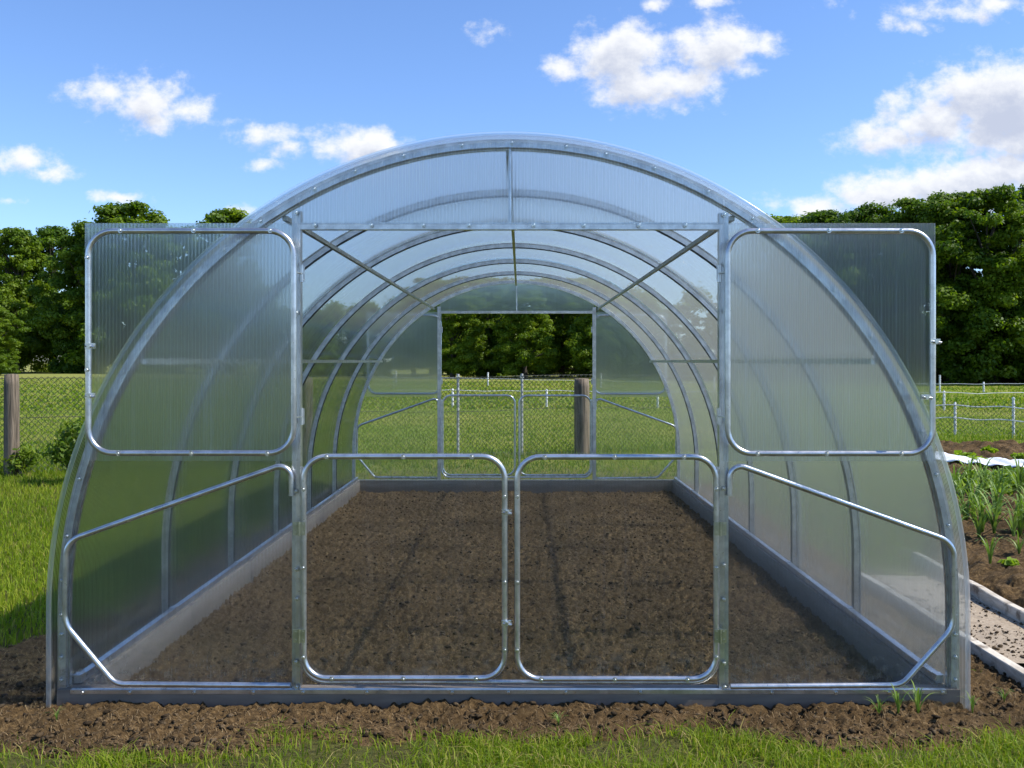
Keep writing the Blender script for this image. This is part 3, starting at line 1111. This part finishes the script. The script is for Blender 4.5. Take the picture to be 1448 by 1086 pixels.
x, y = lawn_pts(60000, -8, 9, 5.5, 12.2, kfence)
k = ~bed_zone(x, y); x, y = x[k], y[k]
blades('rough_grass', x, y, ground_h(x, y), .04, .19, .005, .010, M_FIELD, 'long uncut grass along the foot of the wire fence', .45, .12)


# ------------------------------------------------------------------ leafy things
def leaf_cloud(centers, radii, n, size, rng, flat=.25, jitter=.8, shape=.5, squash=1.0):
    """n diamond leaves spread through the shells of many clumps; returns V, F, var"""
    pr = radii ** 2; pr = pr / pr.sum()
    ci = rng.choice(len(centers), n, p=pr)
    d = rng.normal(0, 1, (n, 3)); d /= np.linalg.norm(d, axis=1)[:, None]
    rr = radii[ci] * (.30 + .72 * rng.random(n) ** .7 + .45 * rng.random(n) ** 6)
    p = centers[ci] + d * rr[:, None] * np.array([1.12, 1.12, squash])
    nrm = d * .8 + rng.normal(0, jitter, (n, 3)) * .6 + np.array([0, 0, .45])
    nrm /= np.linalg.norm(nrm, axis=1)[:, None]
    t = np.cross(nrm, rng.normal(0, 1, (n, 3))); t /= np.linalg.norm(t, axis=1)[:, None] + 1e-9
    b = np.cross(nrm, t)
    s = size * (.6 + .8 * rng.random(n))[:, None]
    droop = nrm * s * .18
    V = np.stack([p - t * s * .5, p + b * s * shape * .5 - droop * 0, p + t * s * .5 - droop, p - b * s * shape * .5], 1)
    F = np.arange(n * 4).reshape(n, 4)
    cv = rng.random(len(centers))
    var = np.clip(.12 + cv[ci] * .5 + rng.random(n) * .45, 0, 1)
    return V.reshape(-1, 3), F, np.repeat(var, 4)


def tree_meshes(seed, wid, nleaf, low=.12, leaf=.0195, mat=None):
    """unit-height tree: trunk+limbs mesh and crown mesh"""
    rg = np.random.default_rng(seed)
    K = 260
    cs, rs = [], []
    while len(cs) < K:
        z = rg.uniform(low, .97)
        tz = (z - low) / (1 - low)
        prof = wid * (math.sin(PI * min(1, .16 + tz * .84)) ** .62) * (.82 + .18 * math.sin(7 * tz + seed))
        a = rg.uniform(0, 2 * PI)
        lob = 1 + .20 * math.sin(2 * a + seed) + .13 * math.sin(5 * a + 3 * tz * 4 + seed * 2)
        r = prof * lob * rg.random() ** .38
        cs.append((r * math.cos(a), r * math.sin(a), z)); rs.append(rg.uniform(.026, .070) * (1.15 - .35 * tz))
    cs, rs = np.array(cs), np.array(rs)
    V, F, var = leaf_cloud(cs, rs, nleaf, leaf, rg, jitter=.8, shape=.62, squash=.62)
    crown = np_mesh('crown', V, F.ravel(), np.full(len(F), 4), {'var': var}); crown.materials.append(mat or M_LEAF)
    mb = MB()
    lean = rg.uniform(-.03, .03, 2)
    axis = [(lean[0] * t * t, lean[1] * t * t, t * .86) for t in np.linspace(0, 1, 9)]
    mb.tube(axis, [.024 * (1 - .85 * t) + .010 * math.exp(-t * 18) for t in np.linspace(0, 1, 9)], 9, up=(.3, 1, 0))
    for k in rg.choice(K, 22, replace=False):
        c = cs[k]; zb = max(.10, c[2] * rg.uniform(.45, .75))
        b0 = Vector((lean[0] * zb * zb, lean[1] * zb * zb, zb)); e = Vector(c)
        mid = b0.lerp(e, .5) + Vector((0, 0, .02))
        mb.tube([tuple(b0), tuple(mid), tuple(e)], [.0085, .0055, .002], 6, up=(.3, .2, 1))
    trunk = mb.mesh('trunk'); trunk.materials.append(M_BARK)
    return trunk, crown


PROT = [tree_meshes(101, .30, 48000, mat=M_LEAF), tree_meshes(102, .36, 56000, .08, mat=M_LEAF), tree_meshes(103, .42, 60000, .05, mat=M_LEAF), tree_meshes(104, .26, 40000, .14, mat=M_LEAFDEEP), tree_meshes(105, .38, 58000, .02, mat=M_LEAFDEEP),
        tree_meshes(106, .42, 64000, .02, .0165, M_LEAFDEEP)]


def tree(px, base_py, top_py, proto, label, group, wscale=1.0, rz=None, D=None):
    D = D if D else 1616.0 / (base_py - 511.0)
    yy = D + CAMY; xx = PX(px, yy)
    z0 = float(ground_h(np.array([xx]), np.array([yy]))[0])
    h = (CAMZ - (top_py - 511.0) * D / FPX) - z0
    t = empty('tree', (xx, yy, z0 - .05), rz if rz is not None else random.uniform(0, 6.28))
    t.scale = (h * wscale, h * wscale, h)
    tag(t, label, 'tree', group)
    tr, cr = PROT[proto]
    link('trunk', tr, None, t); link('crown', cr, None, t)
    return t


# left wood
GL = 'trees of the wood on the left'
LT = [(-105, 104, 300, 1, 1.0, 'leafy tree at the far left, partly outside the picture'),
      (-30, 98, 322, 3, 1.05, 'slim tree at the left edge with gaps of sky in its crown'),
      (22, 95, 318, 0, .9, 'tree left of the wooden fence post with sky showing through its edge'),
      (75, 101, 318, 3, 1.15, 'narrow tree in the left wood behind the wooden post, lower than its right neighbour'),
      (118, 92, 318, 4, .85, 'dark tree beside the left edge of the open left door'),
      (182, 90, 284, 1, 1.2, 'tallest round crowned tree rising above the left door sheet'),
      (255, 97, 318, 2, .95, 'lower tree seen through the open left door, between two taller crowns'),
      (322, 93, 292, 0, 1.15, 'tree whose small pointed top shows above the left door near the arch'),
      (-10, 70, 430, 2, 1.1, 'short bright bush-like tree at the left edge in front of the wood')]
for px, D, top, pr, ws, lab in LT:
    tree(px, 0, top, pr, lab, GL, ws, D=D)
# trees behind the greenhouse
GC = 'trees in the wood behind the greenhouse'
CT = [(395, 88, 430), (455, 80, 436), (520, 84, 430), (585, 76, 402), (640, 72, 393), (690, 78, 390), (742, 70, 394), (795, 74, 389), (850, 68, 394), (905, 72, 418), (960, 66, 430), (1020, 66, 425), (1075, 64, 385)]
CLAB = {640: 'bright leafy tree filling the left part of the open rear doorway', 690: 'leafy tree left of the middle of the open rear doorway',
        742: 'round bright tree in the middle of the open rear doorway', 795: 'dark leafy tree above the wooden post in the rear doorway',
        850: 'dark tree at the right edge of the open rear doorway'}
for i, (px, D, top) in enumerate(CT):
    lab = CLAB.get(px, 'leafy tree blurred behind the clear sheets of the greenhouse')
    tree(px, 0, top, [2, 1, 2, 0, 1][i % 5], lab, GC if px not in CLAB else 'trees in the rear doorway', 1.0, D=D)
for i, px in enumerate((612, 662, 716, 768, 824)):
    tree(px, 0, 390, [1, 2, 1, 2, 1][i], 'dark leafy tree in the second row behind the rear doorway trees', 'second row of trees behind the rear doorway', 1.25, D=90)
# right wood, nearer and denser
GR = 'trees of the dark wood on the right'
RT = [(1112, 66, 300, 2, 1.15, 'light green tree just above the right door beside the arch'),
      (1165, 62, 294, 4, 1.2, 'tree blurred behind the open right door, below the cloud'),
      (1225, 60, 285, 5, 1.1, 'broad tree rising over the middle of the open right door'),
      (1290, 58, 277, 4, .95, 'tree over the outer corner of the open right door'),
      (1345, 56, 268, 5, 1.05, 'big dark tree right of the open right door'),
      (1400, 54, 262, 2, 1.0, 'big dense tree right of the greenhouse, above the white fence posts'),
      (1465, 55, 254, 4, 1.0, 'highest tree of the wood at the right edge of the picture'),
      (1550, 57, 258, 5, 1.0, 'dense tree at the far right, mostly outside the picture')]
for px, D, top, pr, ws, lab in RT:
    tree(px, 0, top, pr, lab, GR, ws, D=D)


# shaded thicket under the trees
def thicket(name, px0, px1, D0, D1, n, h, label):
    rg = np.random.default_rng(int(px0) + 9000)
    K = 160
    px = rg.uniform(px0, px1, K); t = (px - px0) / (px1 - px0); D = D0 + (D1 - D0) * t + rg.uniform(1.0, 9, K)
    X = CAMX + (px - 736) * D / FPX; Y = D + CAMY
    Z = rg.uniform(.1, h, K)
    cs = np.stack([X, Y, Z], -1); rs = rg.uniform(.5, 1.2, K)
    V, F, var = leaf_cloud(cs, rs, n, .26, rg, shape=.6)
    me = np_mesh(name, V, F.ravel(), np.full(len(F), 4), {'var': var})
    o = link(name, me, M_LEAF); tag(o, label, 'thicket', kind='stuff')


thicket('thicket', -120, 420, 98, 92, 52000, 5.5, 'shaded undergrowth below the left wood')
thicket('thicket', 380, 1080, 88, 62, 90000, 6.0, 'bushy undergrowth below the trees behind the greenhouse')
thicket('thicket', 1060, 1600, 62, 52, 36000, 2.6, 'dark undergrowth below the right wood')


def bush(name, loc, w, h, n, size, seed, mat, label, cat):
    rg = np.random.default_rng(seed)
    K = 26
    a = rg.uniform(0, 2 * PI, K); r = w / 2 * rg.random(K) ** .5 * .8; z = h * (.25 + .6 * rg.random(K))
    cs = np.stack([r * np.cos(a), r * np.sin(a), z], -1); rs = rg.uniform(.06, .13, K) * (w / .6)
    V, F, var = leaf_cloud(cs, rs, n, size, rg, shape=.45)
    t = empty(name, loc); tag(t, label, cat)
    me = np_mesh('foliage', V, F.ravel(), np.full(len(F), 4), {'var': var}); link('foliage', me, mat, t)
    mb = MB()
    for k in range(12):
        c = cs[k]; mb.tube([(rg.normal(0, .03), rg.normal(0, .03), 0), (c[0] * .5, c[1] * .5, c[2] * .55), tuple(c)], [.008, .006, .003], 6, up=(.3, .2, 1))
    mb.build('stem', M_BARK, t)
    return t


yb_ = 6.05
bush('shrub', (PX(112, yb_), yb_, 0), .62, .66, 1500, .062, 5, M_SHRUB, 'yellow green leafy shrub between wooden fence post and greenhouse', 'shrub')
bush('shrub', (PX(30, 6.6), 6.6, 0), .35, .30, 380, .06, 6, M_SHRUB, 'low weedy plant at the foot of left wooden post', 'weed')

# ------------------------------------------------------------------ fences
def wood_post_mesh(h, r, seed):
    rg = np.random.default_rng(seed)
    mb = MB()
    n, m = 18, 12
    jit = 1 + (rg.random(n) - .5) * .10
    vs = []
    for i in range(m + 1):
        t = i / m
        rr = r * (1.02 - .06 * t)
        if i == m: rr *= .93
        for k in range(n):
            a = 2 * PI * k / n
            q = rr * jit[k] * (1 + rg.normal(0, .008))
            vs.append((q * math.cos(a) + .008 * t, q * math.sin(a), -.25 + (h + .25) * t + (rg.normal(0, .006) if i == m else 0)))
    fs = [(i * n + k, i * n + (k + 1) % n, (i + 1) * n + (k + 1) % n, (i + 1) * n + k) for i in range(m) for k in range(n)]
    vs.append((.008, 0, h + .004)); c = len(vs) - 1
    fs += [(m * n + k, m * n + (k + 1) % n, c) for k in range(n)]
    mb.add(vs, fs, True)
    return mb


fence = empty('wire_fence', (0, FY(0), 0), math.atan(.37))
tag(fence, 'chain link fence on weathered round wooden posts crossing the lawn behind greenhouse', 'fence')
kx = math.cos(math.atan(.37))


def along(x): return x / kx        # picture x to distance along the fence


def fence_x(px):
    lo, hi = -20., 20.
    for _ in range(60):
        mid = (lo + hi) / 2
        if 736 + (mid - CAMX) / (FY(mid) - CAMY) * FPX < px: lo = mid
        else: hi = mid
    return lo


for i, (px, h, r, dep) in enumerate(((18, 1.05, .074, 0), (819, .965, .098, 0), (-330, 1.05, .08, 0), (430, 1.0, .08, 0))):
    p = wood_post_mesh(h, r, 300 + i).build('wooden_post', M_POST, fence)
    p.location = (along(fence_x(px)), -r - .004, 0); p.rotation_euler = (random.uniform(-.01, .01), random.uniform(-.012, .012), random.uniform(0, 6))
for px in (648.5, 739):
    mb = MB(); mb.tube([(0, 0, -.2), (0, 0, 1.03)], .017, 10, up=(0, 1, 0)); mb.box((-.02, -.022, .98), (.02, .022, 1.0))
    p = mb.build('stake', M_GREYPOST, fence); p.location = (along(fence_x(px)), .024, 0)


def netting(a0, a1, h, cell, r, z0=.02, sag=.02):
    mb = MB()
    V, F = [], []
    nz = int(round((h - z0) / cell)); cols = int((a1 - a0) / cell)
    for c in range(cols):
        for par in (0, 1):
            pts = []
            for k in range(nz + 1):
                s = ((k + par) % 2)
                u = a0 + (c + s * (1 if par == 0 else 1)) * cell - (cell if par else 0) * 0
                pts.append((u if True else 0, .002 * (1 if par else -1), z0 + k * cell + sag * math.sin(u * 2.1) * k / nz * .6))
            b = len(V)
            for (u, w, z) in pts:
                V += [(u - r, w, z), (u + r, w, z), (u, w - r, z)]
            for k in range(nz):
                for q in range(3):
                    q2 = (q + 1) % 3
                    F.append((b + 3 * k + q, b + 3 * k + q2, b + 3 * k + 3 + q2, b + 3 * k + 3 + q))
    F = np.array(F)
    return np_mesh('netting', V, F.ravel(), np.full(len(F), 4))


link('netting', netting(along(-9.5), along(4.0), 1.0, .062, .0034), M_WIRE, fence)
for z in (.58, 1.0):
    mb = MB()
    pts = []
    for u in np.arange(along(-9.5), along(4.0), .35): pts.append((u, .0, z + .012 * math.sin(u * 2.1) + random.uniform(-.004, .004)))
    mb.tube(pts, .0035, 6, up=(0, 0, 1)); mb.build('wire', M_WIRE, fence)


# white paddock fences
def paddock(name, px_posts, D_of, tops, rails, pr, rr, label, net=None, span=None):
    f = empty(name, (PX(px_posts[0], D_of(px_posts[0]) + CAMY), D_of(px_posts[0]) + CAMY, 0)); tag(f, label, 'fence')
    L = Vector(f.location)
    for px, hz in zip(px_posts, tops):
        yy = D_of(px) + CAMY; xx = PX(px, yy)
        g = float(ground_h(np.array([xx]), np.array([yy]))[0])
        mb = MB(); mb.tube([(0, 0, -.1), (0, 0, hz * .97), (0, 0, hz)], [pr, pr, pr * .6], 8, up=(0, 1, 0))
        for k in range(int(hz / .09)):
            mb.tube([(0, 0, .06 + k * .09), (0, 0, .085 + k * .09)], pr * 1.3, 8, up=(0, 1, 0))
        p = mb.build('stake', M_WHITE, f); p.location = (xx - L.x, yy - L.y, g - L.z)
    for hz in rails:
        pts = []
        for px in np.linspace(span[0], span[1], 40):
            yy = D_of(px) + CAMY; xx = PX(px, yy)
            g = float(ground_h(np.array([xx]), np.array([yy]))[0])
            pts.append((xx - L.x, yy - L.y - pr * 1.3 - rr, g - L.z + hz + .012 * math.sin(px * .09)))
        mb = MB(); mb.tube(pts, rr, 6, up=(0, 0, 1)); mb.build('rail', M_WHITE, f)
    if net:
        y0, y1 = D_of(span[0]) + CAMY, D_of(span[1]) + CAMY
        x0, x1 = PX(span[0], y0), PX(span[1], y1)
        o = link('netting', netting(0, math.hypot(x1 - x0, y1 - y0), net, .075, .0034, .02, .01), M_WIRE, f)
        o.location = (x0 - L.x, y0 - L.y + .05, 0); o.rotation_euler = (0, 0, math.atan2(y1 - y0, x1 - x0))
    return f


paddock('paddock_fence', [1270, 1350.5, 1433, 1520], lambda px: 15.6 - (px - 1350) * .006, [.52, .53, .64, .64], [.27, .475], .020, .011,
        'white stake fence with two white rails beside the vegetable bed', .55, (1180, 1540))
paddock('paddock_fence', [640, 773, 930, 1060, 1200, 1335, 1480], lambda px: 24.5 - (px - 773) * .0022, [.47] * 7, [.43], .026, .010,
        'thin white wire fence on short white stakes in mid meadow', None, (560, 1560))
paddock('paddock_fence', [560, 690, 850, 1010, 1180, 1258, 1329, 1391, 1470], lambda px: 39.0 - (px - 1329) * .01, [.7, .65, .7, .6, .66, .6, .72, .44, .6], [.36], .034, .012,
        'farthest white stake fence standing before the dark wood', None, (500, 1540))

# ------------------------------------------------------------------ vegetable bed
def strap_plant(seed, nl, h, w):
    rg = np.random.default_rng(seed)
    V, F, var = [], [], []
    for k in range(nl):
        a = rg.uniform(0, 2 * PI); H = h * rg.uniform(.6, 1.1); out = h * rg.uniform(.25, 1.05)
        vv = rg.random()
        seg = 6; b = len(V)
        for i in range(seg + 1):
            t = i / seg
            r = out * t ** 1.6; z = H * (math.sin(t * 1.9) / math.sin(1.57) if t < .85 else math.sin(t * 1.9))
            ww = w * (1 - t) ** .6 * .5 + .0006
            c, s_ = math.cos(a), math.sin(a)
            V += [(r * c - s_ * ww, r * s_ + c * ww, z), (r * c + s_ * ww, r * s_ - c * ww, z)]
            var += [vv, vv]
        for i in range(seg): F.append((b + 2 * i, b + 2 * i + 1, b + 2 * i + 3, b + 2 * i + 2))
    F = np.array(F)
    me = np_mesh('leaves', V, F.ravel(), np.full(len(F), 4), {'var': var}, smooth=True); me.materials.append(M_ONION)
    return me


def salad_plant(seed, w):
    rg = np.random.default_rng(seed)
    n = 70
    cs = np.array([(0, 0, w * .25)] + [(w * .32 * math.cos(a), w * .32 * math.sin(a), w * .22) for a in np.linspace(0, 5.6, 7)])
    V, F, var = leaf_cloud(cs, np.full(len(cs), w * .2), n, w * .42, rg, shape=.75)
    V[:, 2] = np.maximum(V[:, 2], .004)
    me = np_mesh('leaves', V, F.ravel(), np.full(len(F), 4), {'var': var}); me.materials.append(M_SALAD)
    return me


ONI = [strap_plant(400 + i, 11 + i, .30, .020) for i in range(4)]
SAL = [salad_plant(420 + i, .30) for i in range(3)]


def ground_on_bed(x, y): return float(bed_h(np.array([x]), np.array([y]))[0])


def plant(name, me, x, y, s, label, cat, group):
    o = link(name, me, None); o.location = (x, y, ground_on_bed(x, y) - .008)
    o.rotation_euler = (0, 0, random.uniform(0, 6.28)); o.scale = (s, s, s)
    tag(o, label, cat, group); return o


rg = random.Random(5)
# onions: visible wedge right of the greenhouse
for k in range(46):
    D = rg.uniform(6.0, 8.3); px = rg.uniform(1345, 1475)
    y = D + CAMY
    x = PX(px, y)
    plant('onion_plant', ONI[k % 4], x, y, rg.uniform(.6, .95), 'onion plant with long arching green leaves in the bed beside the path', 'onion plant', 'onion plants in the vegetable bed')
for k in range(56):
    D = rg.uniform(8.1, 9.3); px = rg.uniform(1335, 1470)
    y = D + CAMY
    plant('salad_plant', SAL[k % 3], PX(px, y), y, rg.uniform(.42, .75), 'low bright green salad plant in front of the white fleece', 'salad plant', 'salad plants before the fleece')
for k, (px, D, s, lab) in enumerate(((1400, 5.25, .55, 'small seedling with thin leaves on bare soil nearest the path edging'), (1428, 5.15, .28, 'small bright seedling right of the thin-leaved one, near the edging'), (1441, 5.6, .5, 'little seedling at the right edge of the vegetable bed'))):
    y = D + CAMY; plant('seedling', ONI[k] if k != 1 else SAL[0], PX(px, y), y, s, lab, 'seedling', None)
for k, (px, D) in enumerate(((1398, 11.5), (1365, 10.9), (1440, 11.0), (1380, 10.6))):
    y = D + CAMY; plant('salad_plant', SAL[k % 3], PX(px, y), y, .55 + .2 * (k % 2), 'yellowish leafy plant on the dark soil behind the fleece', 'salad plant', 'leafy plants behind the fleece')

# white fleece laid over the bed, with folds
def fleece():
    nx, ny = 60, 16
    V = []
    for j in range(ny + 1):
        for i in range(nx + 1):
            u, v = i / nx, j / ny
            D = 10.55 - 1.15 * u + .75 * (1 - u * .7) * v
            px = 1318 + 190 * u
            y = D + CAMY; x = PX(px, y)
            z = ground_on_bed(x, y) * .15 + .10 + .018 * math.sin(u * 9 + v * 3) * math.sin(v * PI) + .03 * math.sin(v * PI) + .012 * math.sin(u * 41 + v * 9)
            V.append((x, y, z))
    F = [(j * (nx + 1) + i, j * (nx + 1) + i + 1, (j + 1) * (nx + 1) + i + 1, (j + 1) * (nx + 1) + i) for j in range(ny) for i in range(nx)]
    me = bpy.data.meshes.new('fleece_sheet'); me.from_pydata(V, [], F)
    me.polygons.foreach_set('use_smooth', [True] * len(F)); me.update()
    o = link('fleece_sheet', me, M_FLEECE)
    sm = o.modifiers.new('thickness', 'SOLIDIFY'); sm.thickness = .004
    tag(o, 'white fleece sheet lying across the vegetable bed', 'fleece')


fleece()

# weeds in the front soil strip
for k, (px, py, s, lab) in enumerate(((1270, 1005, .30, 'grassy weed tuft at the right end of the front soil strip'), (1298, 1000, .34, 'tallest weed tuft below the right brace of the greenhouse'),
                                      (1243, 1000, .22, 'small weed tuft left of the two on the front soil'), (790, 1012, .15, 'tiny yellow weed before the closed doors'), (80, 1015, .14, 'tiny weed on the soil at the left front corner'), (1375, 1000, .2, 'weed tuft on the dark soil right of the greenhouse corner'),
                                      (1420, 985, .16, 'weed beside the end of the path edging'))):
    D = 1616 / (py - 511); y = D + CAMY; x = PX(px, y)
    o = link('weed', ONI[k % 4], None); o.location = (x, y, float(soil_h(np.array([x]), np.array([y]))[0]) - .004)
    o.scale = (s, s, s); o.rotation_euler = (0, 0, rg.uniform(0, 6)); tag(o, lab, 'weed')

# ------------------------------------------------------------------ render settings
vs_ = sc.view_settings
sc.display_settings.display_device = 'sRGB'
vs_.view_transform = 'Standard'; vs_.look = 'None'; vs_.gamma = 1; vs_.exposure = 0.55; vs_.use_curve_mapping = False
cy = sc.cycles
cy.max_bounces = 20; cy.transparent_max_bounces = 40; cy.transmission_bounces = 16; cy.diffuse_bounces = 3; cy.glossy_bounces = 4
cy.caustics_reflective = False; cy.caustics_refractive = True
cy.sample_clamp_indirect = 6.0; cy.sample_clamp_direct = 0
cy.use_denoising = True
try: cy.denoiser = 'OPENIMAGEDENOISE'
except Exception: pass
cy.use_adaptive_sampling = True; cy.adaptive_threshold = .012
